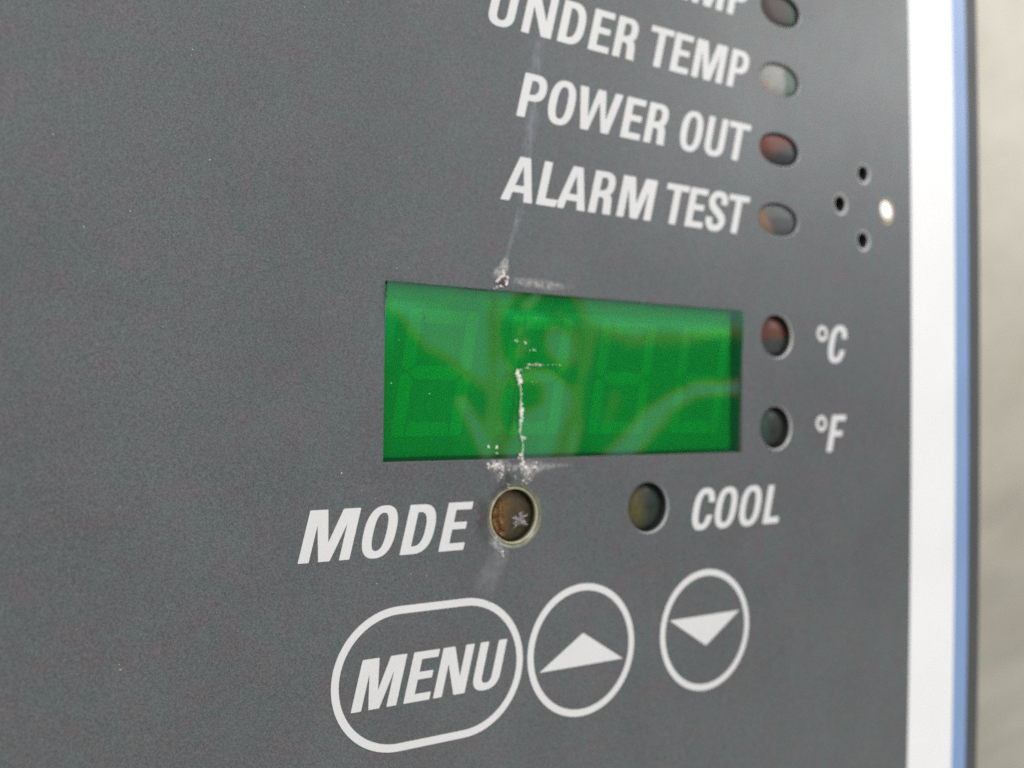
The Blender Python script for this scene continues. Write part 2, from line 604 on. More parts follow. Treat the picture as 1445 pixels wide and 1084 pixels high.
# sounder holes
for i, (x, y, r) in enumerate(VENTS):
    rq = 0.0120 if i == 3 else r
    prof = [(0.0, 0.0002), (-0.0005, 0.07), (-rq * 0.999, 0.07)]
    rxx = 0.0120 if i == 3 else r
    v = link('sounder_hole', lathe(x, y, rxx, r, prof, 'sounder_hole', 40), M['dark'], root)
    ring = lathe(x + .0011, y + .0012, rxx, r, [(0.0036, -0.0001), (0.0026, 0.0000), (0.0013, 0.0004), (0.0004, 0.0010), (0.0, 0.0016)], 'rim', 40)
    link('rim', ring, M['rim_tan'] if i == 3 else M['rim_mid'], v, smooth=True)
    if i == 3:
        v['label'] = 'sounder hole filled with a white plug'
        pl = lathe(x, y, rxx, r, [(-rxx, -0.0012), (-rxx * 0.5, -0.0010), (-rxx * 0.2, -0.0006), (-rxx * 0.06, 0.0004), (-rxx * 0.02, 0.002), (-rxx * 0.02, 0.02)], 'plug', 40, scale=True)
        pl.transform(Matrix.Translation(P(x, y, 0)) @ Matrix.Rotation(math.radians(-9), 4, 'X') @ Matrix.Rotation(math.radians(-6), 4, 'Z') @ Matrix.Translation(-P(x, y, 0)))
        link('plug', pl, M['plug'], v, smooth=True)

# ------------------------------------------------------------------ display
DD = 0.0165
bm = bmesh.new()
g = 0.0002
c4 = [(DISP[0] - g, DISP[1] - g), (DISP[2] + g, DISP[1] - g), (DISP[2] + g, DISP[3] + g), (DISP[0] - g, DISP[3] + g)]
va = [bm.verts.new(P(x, y, 0.0055)) for x, y in c4]
vb = [bm.verts.new(P(x, y, DD + 0.004)) for x, y in c4]
for i in range(4):
    bm.faces.new((va[i], va[(i + 1) % 4], vb[(i + 1) % 4], vb[i]))
bm.faces.new(vb)
bmesh.ops.recalc_face_normals(bm, faces=bm.faces)
bmesh.ops.reverse_faces(bm, faces=bm.faces)
me = bpy.data.meshes.new('digit_display')
bm.to_mesh(me)
bm.free()
disp = link('digit_display', me, M['recess'], root, label='green four-digit display window with a white vertical crack')
fl = [(DISP[0] - 0.0001, DISP[1] - 0.0001), (DISP[2] - 0.004, DISP[1] - 0.0001), (DISP[2] - 0.004, DISP[3] - 0.0035), (DISP[0] - 0.0001, DISP[3] - 0.0035)]
link('face', flat_shape([fl], 'face', DD + 0.0004, 0.003), M['face'], disp)

# seven-segment digits
DW, DH, DSL, ST = 0.0785, 0.1270, 0.166, 0.0140
DB = 0.0536


def digit_loops(x0):
    H, W, g = DH, DW, 0.0011
    hs = ST / 2
    mid = H * 0.50

    def sh(pts):
        return [(x0 + x + DSL * y, DB - y) for x, y in pts]
    L = []
    # horizontal bars: bottom, middle, top
    L.append([(ST + g, 0), (W - ST - g, 0), (W - ST - g - 0.003, ST), (ST + g + 0.003, ST)])
    L.append([(ST * 0.55 + g, mid), (ST + g + 0.002, mid + hs), (W - ST - g - 0.002, mid + hs), (W - ST * 0.55 - g, mid), (W - ST - g - 0.002, mid - hs), (ST + g + 0.002, mid - hs)])
    L.append([(ST + g + 0.003, H - ST), (W - ST - g - 0.003, H - ST), (W - ST - g, H), (ST + g, H)])
    for xa, s in ((0, 1), (W, -1)):
        L.append([(xa + s * 0.004, 0), (xa + s * (ST - 0.001), 0), (xa + s * ST, 0.004), (xa + s * ST, mid - hs - g), (xa + s * ST * .45, mid - g), (xa, mid - hs * .8), (xa, 0.004), (xa + s * 0.0012, 0.0012)])
        L.append([(xa + s * ST * .45, mid + g), (xa + s * ST, mid + hs + g), (xa + s * ST, H - 0.004), (xa + s * (ST - 0.001), H), (xa + s * 0.004, H), (xa + s * 0.0012, H - 0.0012), (xa, H - 0.004), (xa, mid + hs * .8)])
    return [sh(l) for l in L]


for k in range(4):
    x0 = -0.1302 + 0.1197 * k
    link('digit', flat_shape(digit_loops(x0), 'digit', DD, 0.0004), M['segment'], disp)

# the warped green window film: its relief bends the banded world's reflection
NXF, NYF = 300, 150
fx = np.linspace(DISP[0] + 0.0003, DISP[2] - 0.0003, NXF)
fy = np.linspace(DISP[3] - 0.0003, DISP[1] + 0.0003, NYF)          # bottom -> top
FX, FY = np.meshgrid(fx, fy, indexing='ij')
PX, PY = project_np(FX, FY, 0.0)


def sstep(a, b, x):
    t = np.clip((x - a) / (b - a), 0, 1)
    return t * t * (3 - 2 * t)


def blob(cx, cy, rx, ry, rot=0.0, soft=0.35):
    c, s = math.cos(rot), math.sin(rot)
    u = ((PX - cx) * c + (PY - cy) * s) / rx
    v = (-(PX - cx) * s + (PY - cy) * c) / ry
    return sstep(1 + soft, 1 - soft, np.sqrt(u * u + v * v))


def path(pts, wdt):
    best = np.full_like(PX, 1e9)
    for (ax, ay), (bx, by) in zip(pts, pts[1:]):
        L2 = (bx - ax) ** 2 + (by - ay) ** 2
        t = np.clip(((PX - ax) * (bx - ax) + (PY - ay) * (by - ay)) / L2, 0, 1)
        best = np.minimum(best, np.hypot(PX - ax - t * (bx - ax), PY - ay - t * (by - ay)))
    return np.exp(-(best / wdt) ** 2)


# boundary between pale (above) and dark (below)
bx = np.array([540, 565, 600, 640, 662, 684, 700, 720, 820, 850, 900, 960, 1050])
by = np.array([422, 446, 484, 512, 530, 545, 560, 600, 470, 466, 480, 474, 466])
YB = np.interp(PX, bx, by)
T = np.clip((YB - PY) / 20.0, -1, 1)
T = np.where(PX > 835, np.clip((YB - PY) / 26.0, -1, 1), T)


def put(mask, val):
    global T
    T = T * (1 - mask) + val * mask


put(blob(768, 470, 62, 72, 0, 0.16), -0.95)
put(blob(762, 598, 62, 78, 0, 0.16), 0.75)
put(blob(750, 556, 22, 22, 0, 0.5), -0.7)
put(blob(720, 575, 12, 48, 0, 0.6), -0.8)
put(blob(792, 487, 18, 27, -0.45, 0.6), 0.8)
put(path([(790, 440), (812, 462), (814, 495), (800, 520)], 6) * 0.7, 0.35)
put(path([(757, 414), (744, 432)], 6), 0.9)
put(path([(742, 480), (735, 500)], 8) * 0.8, 0.6)
put(path([(735, 468), (750, 455)], 5) * 0.7, 0.5)
put(path([(700, 425), (696, 455), (699, 520), (694, 590), (690, 660)], 11), 0.0)
put(path([(805, 405), (828, 450), (832, 490), (822, 540), (812, 590), (788, 640), (775, 665)], 11), 0.0)
put(path([(868, 652), (895, 628), (922, 592), (950, 566), (985, 549), (1050, 545)], 13), 0.68)
put(path([(872, 648), (900, 618), (930, 590)], 20) * 0.85, 0.72)
put(path([(655, 566), (668, 592), (688, 638)], 10) * 0.95, 0.9)
put(path([(872, 560), (862, 590)], 12) * 0.45, 0.6)
# smooth a little
for _ in range(12):
    T[1:-1, 1:-1] = (T[1:-1, 1:-1] * 2 + T[:-2, 1:-1] + T[2:, 1:-1] + T[1:-1, :-2] + T[1:-1, 2:]) / 6
for i in range(0, NXF):
    for j in range(0, NYF):
        T[i, j] += 0.22 * noise.noise(Vector((FX[i, j] * 26, FY[i, j] * 34, 1.7))) + 0.10 * noise.noise(Vector((FX[i, j] * 80, FY[i, j] * 80, 5.1)))
Sz = 0.080 * T                                                     # wanted height of the reflected ray
V = np.stack([FX - CAM_POS[0], -(FY - CAM_POS[1]), np.zeros_like(FX) - CAM_POS[2]], -1)
V /= np.linalg.norm(V, axis=-1, keepdims=True)
alpha = (Sz - V[..., 1]) / (2 * V[..., 2])
dy_ = (fy[0] - fy[1])
Hh = np.cumsum(-alpha * dy_, axis=1)                               # outward height, integrated upwards
Hh -= Hh[:, :1]
Hh = Hh - Hh.mean()
# keep the relief shallow by taking out a smooth tilt only across the width
colmean = Hh.mean(axis=1, keepdims=True)
ker = np.ones(41) / 41
cm = np.convolve(np.pad(colmean[:, 0], 20, mode='edge'), ker, mode='valid')[:, None]
Hh = Hh - colmean * 0.9
print('film relief units', Hh.min(), Hh.max())
FD = 0.0022
verts = [tuple(P(FX[i, j], FY[i, j], FD - Hh[i, j])) for i in range(NXF) for j in range(NYF)]
faces = [(i * NYF + j, (i + 1) * NYF + j, (i + 1) * NYF + j + 1, i * NYF + j + 1) for i in range(NXF - 1) for j in range(NYF - 1)]
me = bpy.data.meshes.new('window_film')
me.from_pydata(verts, [], faces)
me.update()
film = link('window_film', me, M['film'], disp, smooth=True)

# ------------------------------------------------------------------ lettering
CAP = 0.0476
SLANT = 0.238


def sup(cx, cy, rx, ry, a0, a1, n=26, e=2.45):
    out = []
    for i in range(n + 1):
        a = math.radians(a0 + (a1 - a0) * i / n)
        c, s = math.cos(a), math.sin(a)
        out.append((cx + rx * math.copysign(abs(c) ** (2 / e), c), cy + ry * math.copysign(abs(s) ** (2 / e), s)))
    return out


def stroke(pts, widths):
    n = len(pts)
    P_ = [np.array(p, float) for p in pts]
    fine, wf = [], []
    for i in range(n - 1):
        p0, p1, p2, p3 = P_[max(i - 1, 0)], P_[i], P_[i + 1], P_[min(i + 2, n - 1)]
        for k in range(8):
            t = k / 8
            fine.append(0.5 * (2 * p1 + (p2 - p0) * t + (2 * p0 - 5 * p1 + 4 * p2 - p3) * t * t + (3 * p1 - p0 - 3 * p2 + p3) * t ** 3))
            wf.append(widths[i] * (1 - t) + widths[i + 1] * t)
    fine.append(P_[-1])
    wf.append(widths[-1])
    a, b = [], []
    for i, p in enumerate(fine):
        d = fine[min(i + 1, len(fine) - 1)] - fine[max(i - 1, 0)]
        d /= np.linalg.norm(d)
        nrm = np.array((-d[1], d[0]))
        a.append(tuple(p + nrm * wf[i]))
        b.append(tuple(p - nrm * wf[i]))
    return a + b[::-1]


SW, BW = 0.215, 0.155


def gE(w=0.585):
    return [[(0, 0), (0, 1), (w, 1), (w, 1 - BW), (SW, 1 - BW), (SW, .59), (w - .05, .59), (w - .05, .44), (SW, .44), (SW, BW), (w, BW), (w, 0)]]


def gF(w=0.57):
    return [[(0, 0), (0, 1), (w, 1), (w, 1 - BW), (SW, 1 - BW), (SW, .57), (w - .05, .57), (w - .05, .42), (SW, .42), (SW, 0)]]


def gL(w=0.56):
    return [[(0, 0), (0, 1), (SW, 1), (SW, BW + .01), (w, BW + .01), (w, 0)]]


def gT(w=0.72):
    c = w / 2
    return [[(c - SW / 2, 0), (c - SW / 2, 1 - BW), (0, 1 - BW), (0, 1), (w, 1), (w, 1 - BW), (c + SW / 2, 1 - BW), (c + SW / 2, 0)]]


def gO(w=0.70):
    return [sup(w / 2, .5, w / 2, .52, 0, 360, 72)[:-1], sup(w / 2, .5, w / 2 - .207, .375, 0, 360, 56, 2.6)[:-1]]


def gC(w=0.70):
    cx = w / 2
    o = sup(cx, .5, w / 2, .52, 28, 332, 60)
    i = sup(cx, .5, w / 2 - .207, .375, 332, 28, 50, 2.6)
    o[0] = (w - .01, .66)
    o[-1] = (w - .01, .34)
    i[0] = (w - .21, .34)
    i[-1] = (w - .21, .66)
    return [o + i]


def gD(w=0.67):
    m = w * .42
    o = [(0, 0), (0, 1)] + sup(m, .5, w - m, .5, 90, -90, 30, 2.5)
    i = [(SW, BW), (SW, 1 - BW)] + sup(m - .02, .5, w - m - .19, .5 - BW, 90, -90, 26, 2.5)
    return [o, i]


def gP(w=0.635):
    m, lo = w * .5, .385
    cy, ry = (1 + lo) / 2, (1 - lo) / 2
    o = [(0, 0), (0, 1)] + sup(m, cy, w - m, ry, 90, -90, 26, 2.4) + [(SW, lo), (SW, 0)]
    i = [(SW, lo + BW - .02), (SW, 1 - BW)] + sup(m - .03, cy, w - m - .17, ry - BW + .01, 90, -90, 20, 2.3)
    return [o, i]


def gR(w=0.655):
    m, lo = w * .5, .42
    cy, ry = (1 + lo) / 2, (1 - lo) / 2
    o = [(0, 0), (0, 1)] + sup(m, cy, w - .03 - m, ry, 90, -60, 26, 2.4)
    o += [(w - .13, .475), (w - .075, .42), (w - .045, .33), (w - .02, .05), (w, 0), (w - .235, 0), (w - .25, .06), (w - .27, .30), (w - .30, .37), (w - .36, .39), (SW, .39), (SW, 0)]
    i = [(SW, lo + BW - .04), (SW, 1 - BW)] + sup(m - .03, cy + .0, w - .03 - m - .17, ry - BW + .02, 90, -90, 20, 2.3)
    return [o, i]


def gU(w=0.66):
    o = [(0, 1), (0, .30)] + sup(w / 2, .30, w / 2, .315, 180, 360, 30, 2.4) + [(w, 1), (w - SW + .01, 1), (w - SW + .01, .30)]
    o += sup(w / 2, .30, w / 2 - SW + .01, .165, 360, 180, 24, 2.4) + [(SW - .01, 1)]
    return [o]


def gN(w=0.79):
    return [[(0, 0), (0, 1), (.275, 1), (w - .20, .36), (w - .20, 1), (w, 1), (w, 0), (w - .265, 0), (.20, .66), (.20, 0)]]


def gM(w=1.04):
    c = w / 2
    return [[(0, 0), (0, 1), (.36, 1), (c, .36), (w - .36, 1), (w, 1), (w, 0), (w - .215, 0), (w - .215, .71), (c + .115, 0), (c - .115, 0), (.215, .71), (.215, 0)]]


def gW(w=1.25):
    c = w / 2
    return [[(0, 1), (.235, 1), (.37, .30), (c - .115, 1), (c + .115, 1), (w - .37, .30), (w - .225, 1), (w, 1), (w - .225, 0), (w - .44, 0), (c, .70), (.44, 0), (.225, 0)]]


def gV(w=0.80):
    c = w / 2
    return [[(0, 1), (.235, 1), (c, .25), (w - .235, 1), (w, 1), (c + .14, 0), (c - .14, 0)]]


def gA(w=0.82):
    c = w / 2
    return [[(0, 0), (c - .14, 1), (c + .14, 1), (w, 0), (w - .225, 0), (w - .265, .20), (.265, .20), (.225, 0)], [(.295, .355), (w - .295, .355), (c, .80)]]


def gS(w=0.65):
    pts = [(.535, .68), (.535, .79), (.465, .905), (.325, .94), (.185, .90), (.11, .77), (.145, .635), (.27, .53), (.40, .44), (.52, .335), (.545, .215), (.465, .095), (.325, .06), (.185, .095), (.11, .21), (.112, .325)]
    k = w / .65
    pts = [(x * k, y) for x, y in pts]
    wd = [.105, .105, .088, .078, .088, .105, .105, .102, .102, .105, .105, .09, .08, .09, .105, .105]
    return [stroke(pts, wd)]


GL = dict(E=gE, F=gF, L=gL, T=gT, O=gO, C=gC, D=gD, P=gP, R=gR, U=gU, N=gN, M=gM, W=gW, V=gV, A=gA, S=gS)


def soften(lp, r=0.018):
    """printed letters never have needle-sharp corners: cut every corner with a tiny arc"""
    n = len(lp)
    out = []
    for i in range(n):
        a, b, c = (np.array(lp[i - 1]), np.array(lp[i]), np.array(lp[(i + 1) % n]))
        u, v = a - b, c - b
        lu, lv = np.linalg.norm(u), np.linalg.norm(v)
        if lu < 1e-6 or lv < 1e-6:
            continue
        cs = np.dot(u, v) / lu / lv
        if cs < -0.85:
            out.append(tuple(b))
            continue
        k = min(r, lu * .4, lv * .4)
        p, q = b + u / lu * k, b + v / lv * k
        for t in (0, .33, .67, 1):
            out.append(tuple(p * (1 - t) ** 2 + b * 2 * t * (1 - t) + q * t * t))
    return out


INK_T = 0.0003


def word(name, letters, base, parent=root, cap=CAP, widths=None, extra=None, label=None):
    """letters: (character, x of its left edge on the baseline [, width in cap heights])"""
    me_all = bmesh.new()
    for L in letters:
        ch, x0 = L[0], L[1]
        loops = GL[ch](L[2]) if len(L) > 2 else GL[ch]()
        ls = []
        for lp in loops:
            lp = soften(lp)
            ls.append([(x0 + (a + SLANT * b) * cap, base - b * cap) for a, b in lp])
        m_ = flat_shape(ls, 'tmp', -INK_T, INK_T)
        me_all.from_mesh(m_)
        bpy.data.meshes.remove(m_)
    for lps in (extra or []):
        m_ = flat_shape(lps, 'tmp', -INK_T, INK_T)
        me_all.from_mesh(m_)
        bpy.data.meshes.remove(m_)
    me = bpy.data.meshes.new(name)
    me_all.to_mesh(me)
    me_all.free()
    return link(name, me, M['ink'], parent, label=label)


TEMP = [('T', .1738), ('E', .2106), ('M', .2444), ('P', .3022)]
word('printed_lettering', [('O', .0085), ('V', .0460), ('E', .0924), ('R', .1260)] + TEMP, -.4585, label='white lettering cut off at the top edge')
word('printed_lettering', [('U', -.0362), ('N', .0057), ('D', .0514), ('E', .0924), ('R', .1260)] + TEMP, -.3695, label='white lettering UNDER TEMP')
word('printed_lettering', [('P', .0010), ('O', .0369), ('W', .0726), ('E', .1383), ('R', .1719), ('O', .2241), ('U', .2642), ('T', .2985, .755)], -.2800, label='white lettering POWER OUT')
word('printed_lettering', [('A', -.0174), ('L', .0266), ('A', .0512), ('R', .0946), ('M', .1338), ('T', .1989), ('E', .2354), ('S', .2667), ('T', .2985)], -.1902, label='white lettering ALARM TEST')
word('printed_lettering', [('M', -.2269), ('O', -.1690), ('D', -.1262), ('E', -.0843)], .1671, label='white lettering MODE')
word('printed_lettering', [('C', .2467, .70), ('O', .2832, .72), ('O', .3238, .74), ('L', .3679, .58)], .1672, label='white lettering COOL')


def ringloops(cx, cy, r, wdt):
    return [ellipse(cx, cy, r, r, 40), ellipse(cx, cy, r - wdt, r - wdt, 40)]


word('printed_lettering', [('C', .4856, .70)], -.0383, extra=[ringloops(.4778, -.0752, .0106, .0052)], cap=.0485, label='white degree C mark')
word('printed_lettering', [('F', .4868)], .0800, extra=[ringloops(.4767, .0427, .0106, .0052)], cap=.0485, label='white degree F mark')

# ------------------------------------------------------------------ membrane keys
OUT_W = 0.0075


def stadium(xa, xb, cy, r, n=40):
    out = []
    for i in range(n + 1):
        a = -math.pi / 2 + math.pi * i / n
        out.append((xb + r * math.cos(a), cy + r * math.sin(a)))
    for i in range(n + 1):
        a = math.pi / 2 + math.pi * i / n
        out.append((xa + r * math.cos(a), cy + r * math.sin(a)))
    return out


def key_pad(name, xa, xb, cy, r, label):
    """barely domed key under the printed film"""
    bm = bmesh.new()
    prof = [(0.0, 0.0001), (-0.002, -0.0002), (-0.018, -0.00024), (-0.034, -0.00027), (-0.05, -0.0003)]
    rings = [[bm.verts.new(P(x, y, d)) for x, y in stadium(xa, xb, cy, r + o)] for o, d in prof]
    n = len(rings[0])
    for a, b in zip(rings, rings[1:]):
        for i in range(n):
            bm.faces.new((a[i], a[(i + 1) % n], b[(i + 1) % n], b[i]))
    bm.faces.new(rings[-1])
    bmesh.ops.remove_doubles(bm, verts=bm.verts, dist=1e-7)
    bmesh.ops.recalc_face_normals(bm, faces=bm.faces)
    me = bpy.data.meshes.new(name)
    bm.to_mesh(me)
    bm.free()
    return link(name, me, M['grey'], root, smooth=True, label=label)


def press(me, cx, lo=0.0012):
    for v in me.vertices:
        v.co.y -= lo * S
    return me


k1 = key_pad('menu_key', -.1245, -.0537, .2850, .0640, 'pill-shaped key marked MENU')
link('outline', flat_shape([stadium(-.1245, -.0537, .2850, .0692), stadium(-.1245, -.0537, .2850, .0692 - OUT_W)], 'outline', -.0006, .0006), M['ink'], k1)
mw = word('lettering', [('M', -.1741, .97), ('E', -.1205), ('N', -.0886, .74), ('U', -.0462, .655)], .3098, parent=k1)
press(mw.data, 0, 0.0004)
for nm, cx, cy, tri, lab in (('arrow_key', .0926, .2861, [(.0364, .3030), (.1480, .3030), (.0930, .2680)], 'round key marked with an up arrow'),
                             ('arrow_key', .2737, .2864, [(.2166, .2692), (.3285, .2692), (.2734, .3050)], 'round key marked with a down arrow')):
    kk = key_pad(nm, cx, cx, cy, .0660, lab)
    link('outline', flat_shape([ellipse(cx, cy, .0712, .0712, 96), ellipse(cx, cy, .0712 - OUT_W, .0712 - OUT_W, 96)], 'outline', -.0006, .0006), M['ink'], kk)
    link('arrow', press(flat_shape([soften(tri, .0012)], 'arrow', -.0003, .0003), 0, 0.0004), M['ink'], kk)


# ------------------------------------------------------------------ wear: scuffs, chips, crack, dust
def ribbon(name, pts, m, d=-0.0006, parent=root, label=None, nx=9, sub=6):
    """pts: (photo x, photo y, half width px, cover); a thin deposit lying on the film"""
    P2, rows = [], []
    for (a, b) in zip(pts, pts[1:]):
        for k in range(sub):
            t = k / sub
            P2.append([a[i] * (1 - t) + b[i] * t for i in range(4)])
    P2.append(list(pts[-1]))
    verts, cov = [], []
    for i, (x, y, hw, c) in enumerate(P2):
        x0, y0 = P2[max(i - 1, 0)][:2]
        x1, y1 = P2[min(i + 1, len(P2) - 1)][:2]
        L = math.hypot(x1 - x0, y1 - y0)
        nxv, nyv = (y1 - y0) / L, -(x1 - x0) / L
        ends = min(1.0, i / 2.0, (len(P2) - 1 - i) / 2.0)
        for k in range(nx):
            s = -1 + 2 * k / (nx - 1)
            X, Y = unproject(x + nxv * hw * s, y + nyv * hw * s)
            verts.append(tuple(P(X, Y, d)))
            cov.append(c * (1 - s * s) * ends)
    n = len(P2)
    faces = [(i * nx + k, (i + 1) * nx + k, (i + 1) * nx + k + 1, i * nx + k + 1) for i in range(n - 1) for k in range(nx - 1)]
    me = bpy.data.meshes.new(name)
    me.from_pydata(verts, [], faces)
    at = me.attributes.new('cover', 'FLOAT', 'POINT')
    for i, c in enumerate(cov):
        at.data[i].value = c
    return link(name, me, m, parent, label=label)


ribbon('scuff_mark', [(764, 52, 8, .5), (759, 75, 10, .7), (756, 104, 10, .75), (752, 128, 9, .5), (752, 150, 10, .7), (749, 175, 11, .8), (746, 200, 10, .7), (743, 222, 9, .6), (738, 250, 7, .3), (735, 290, 6, .5), (731, 310, 6, .7), (725, 328, 4.5, .5), (719, 345, 3.5, .6), (714, 368, 3.5, .35), (710, 385, 5, .5)], M['scuff'], d=-0.00012, label='bluish vertical scuff running down through the lettering')
ribbon('scuff_mark', [(720, 395, 5, .5), (745, 399, 8, .7), (775, 403, 8, .75), (800, 405, 5, .3), (812, 405, 4, .1)], M['whitening'])
ribbon('scuff_mark', [(712, 770, 10, .9), (704, 788, 14, .8), (694, 806, 18, .7), (684, 826, 20, .5), (678, 846, 18, .2)], M['haze'])
ribbon('scuff_mark', [(698, 395, 6, .6), (706, 385, 12, 1), (712, 372, 7, 1), (715, 360, 3, .4)], M['whitening'])
ribbon('scuff_mark', [(684, 658, 5, .7), (697, 657, 11, 1.2), (715, 657, 8, .8), (722, 662, 5, .5), (732, 658, 6, .9), (745, 662, 16, 1.2), (760, 658, 9, .8), (785, 657, 4, .5), (810, 656, 3, .3)], M['whitening'])
ribbon('scuff_mark', [(706, 664, 8, .7), (706, 676, 7, .5), (708, 688, 4, .3)], M['whitening'])
ribbon('scuff_mark', [(742, 664, 10, .9), (745, 674, 8, .7), (740, 684, 5, .3)], M['whitening'])
ribbon('scuff_mark', [(712, 668, 8, .9), (716, 680, 10, 1), (706, 692, 10, .8), (695, 708, 7, .5)], M['grime'], d=-0.0004)
ribbon('scuff_mark', [(684, 700, 8, .5), (680, 725, 12, .7), (680, 750, 10, .6), (690, 775, 8, .3)], M['grime'], d=-0.0004)
ribbon('scuff_mark', [(703, 756, 6, 1), (697, 764, 9, 1), (704, 772, 7, .9), (708, 782, 4, .8)], M['whitening'])


def chips(name, spots, m, parent=root, label=None, d=-0.0008, seed=1, size=0.62):
    """torn-up flakes: tiny tilted irregular plates of plastic. spots: (px, py, spread x, spread y, count, size px)"""
    rnd = random.Random(seed)
    bm = bmesh.new()
    for (cx, cy, sx_, sy_, cnt, sz) in spots:
        for _ in range(cnt):
            px, py = cx + rnd.gauss(0, sx_), cy + rnd.gauss(0, sy_)
            X, Y = unproject(px, py)
            rr = sz * size * rnd.uniform(.5, 1.3) / 930.0
            k = rnd.randint(4, 7)
            el = rnd.uniform(.4, 1.0)
            rot = rnd.uniform(0, math.pi)
            tx, ty = rnd.gauss(0, .5), rnd.gauss(0, .5)
            top, low = [], []
            for i in range(k):
                a = 2 * math.pi * i / k + rnd.uniform(-.3, .3)
                q = rr * rnd.uniform(.6, 1.2)
                ux, uy = q * math.cos(a), q * el * math.sin(a)
                vx, vy = ux * math.cos(rot) - uy * math.sin(rot), ux * math.sin(rot) + uy * math.cos(rot)
                dz = (vx * tx + vy * ty) * .35
                top.append(bm.verts.new(P(X + vx, Y + vy, d - abs(dz) - .0003)))
                low.append(bm.verts.new(P(X + vx * 1.1, Y + vy * 1.1, d + .001)))
            bm.faces.new(top)
            for i in range(k):
                bm.faces.new((top[i], top[(i + 1) % k], low[(i + 1) % k], low[i]))
    bmesh.ops.recalc_face_normals(bm, faces=bm.faces)
    me = bpy.data.meshes.new(name)
    bm.to_mesh(me)
    bm.free()
    return link(name, me, m, parent, label=label)


# torn spot above the display
chips('chipped_edge', [(709, 385, 1.5, 4, 13, 2.2), (702, 396, 2, 3, 11, 2.0), (714, 398, 1.6, 3, 8, 2.4), (704, 405, 4, 1.6, 6, 1.8)], M['flake'], label='white torn chip above the display', seed=3)
tx_ = [unproject(a, b) for a, b in ((708, 393), (713, 399), (711, 402), (706, 401), (702, 399))]
link('torn_hole', flat_shape([tx_], 'torn_hole', -.0018, .0012), M['torn'], root)
# chips under the display
chips('chipped_edge', [(698, 656, 5, 1.2, 14, 2.1), (706, 661, 4, 2, 9, 1.8), (693, 658, 3, 1.5, 4, 1.8), (707, 670, 1.5, 3, 3, 1.6)], M['flake'], label='white chipped patch below the display', seed=4)
chips('chipped_edge', [(738, 657, 3, 2, 12, 2.1), (749, 661, 3, 4, 14, 2.2), (742, 669, 3, 3, 5, 1.8), (747, 675, 1.5, 2, 3, 1.6)], M['flake'], label='white chipped patch above the cracked lamp', seed=5)
chips('chipped_edge', [(702, 764, 4, 3, 6, 1.8), (708, 777, 1.0, 4, 7, 2.0)], M['flake_grey'], label='grey chips at the foot of the cracked lamp', seed=6)
chips('chipped_edge', [(724, 672, 3, 2, 3, 1.8), (716, 684, 4, 2, 4, 1.8), (738, 682, 3, 2, 4, 1.8)], M['flake_grey'], seed=8)
chips('chipped_edge', [(752, 400, 8, 1.2, 4, 1.2), (780, 403, 8, 1.2, 5, 1.2)], M['flake_grey'], seed=9)
# the crack across the green window
cr_spots = [(731, 526, 1.8, 3.5, 18, 2.0), (733, 536, 1.8, 3, 16, 2.2), (735, 549, .5, 3.5, 7, 1.0), (736, 562, .5, 3.5, 7, 1.1),
            (735.5, 573, .9, 3.5, 12, 1.6), (736, 583, 1.3, 4, 18, 2.1), (736, 592, 1.6, 3.2, 18, 2.3), (734, 604, .6, 3, 8, 1.3), (733, 610, .5, 2.5, 6, 1.0),
            (737, 618, 2.0, 2.2, 14, 1.9), (738, 634, .5, 3, 5, .9), (737, 644, 1.8, 2.4, 16, 2.2)]
chips('crack', [(a_, b_, c_, d_, max(2, int(e_ * .5)), f_) for a_, b_, c_, d_, e_, f_ in cr_spots], M['flake'], disp, label='white vertical crack', seed=11, d=-0.0004)
chips('crack', [(754, 514, 6, 1.0, 8, 1.2), (745, 520, 3, 1.2, 3, 1.1), (742, 484, 2, .8, 3, 1.2), (750, 494, 3, .7, 4, 1.1), (728, 481, 1.5, 1, 4, 1.2), (790, 515, 9, .6, 5, .9), (752, 543, 7, .6, 2, .6), (760, 539, 6, .5, 2, .6)], M['flake'], disp, seed=12, d=-0.0004)
chips('crack', [(700, 630, .8, 1.6, 3, 1.4), (689, 632, .6, 1.8, 3, 1.2), (701, 640, 1.5, 1, 4, 1.2), (556, 438, .5, .5, 1, .8), (563, 480, .8, .5, 1, .7), (605, 556, .8, .6, 1, 1.0), (553, 541, .5, .5, 1, .8), (756, 449, .5, .5, 1, 1.2)], M['flake'], disp, seed=13, d=-0.0002)
def sliver(name, pts, m, parent, d=-0.0009):
    """a raised hairline edge of split film: (photo x, photo y, half width px)"""
    rnd = random.Random(len(pts))
    P2 = []
    for a, b in zip(pts, pts[1:]):
        for k in range(5):
            t = k / 5
            P2.append((a[0] * (1 - t) + b[0] * t + rnd.gauss(0, .18), a[1] * (1 - t) + b[1] * t, (a[2] * (1 - t) + b[2] * t) * rnd.uniform(.45, 1.5)))
    P2.append(pts[-1])
    bm = bmesh.new()
    prev = None
    for i, (x, y, hw) in enumerate(P2):
        x0, y0 = P2[max(i - 1, 0)][:2]
        x1, y1 = P2[min(i + 1, len(P2) - 1)][:2]
        L = math.hypot(x1 - x0, y1 - y0)
        nx_, ny_ = (y1 - y0) / L, -(x1 - x0) / L
        A, B, Cc = unproject(x + nx_ * hw, y + ny_ * hw), unproject(x - nx_ * hw, y - ny_ * hw), unproject(x, y)
        row = [bm.verts.new(P(*A, 0.0006)), bm.verts.new(P(*Cc, d)), bm.verts.new(P(*B, 0.0006))]
        if prev:
            bm.faces.new((prev[0], row[0], row[1], prev[1]))
            bm.faces.new((prev[1], row[1], row[2], prev[2]))
        prev = row
    bmesh.ops.recalc_face_normals(bm, faces=bm.faces)
    me = bpy.data.meshes.new(name)
    bm.to_mesh(me)
    bm.free()
    return link(name, me, m, parent)


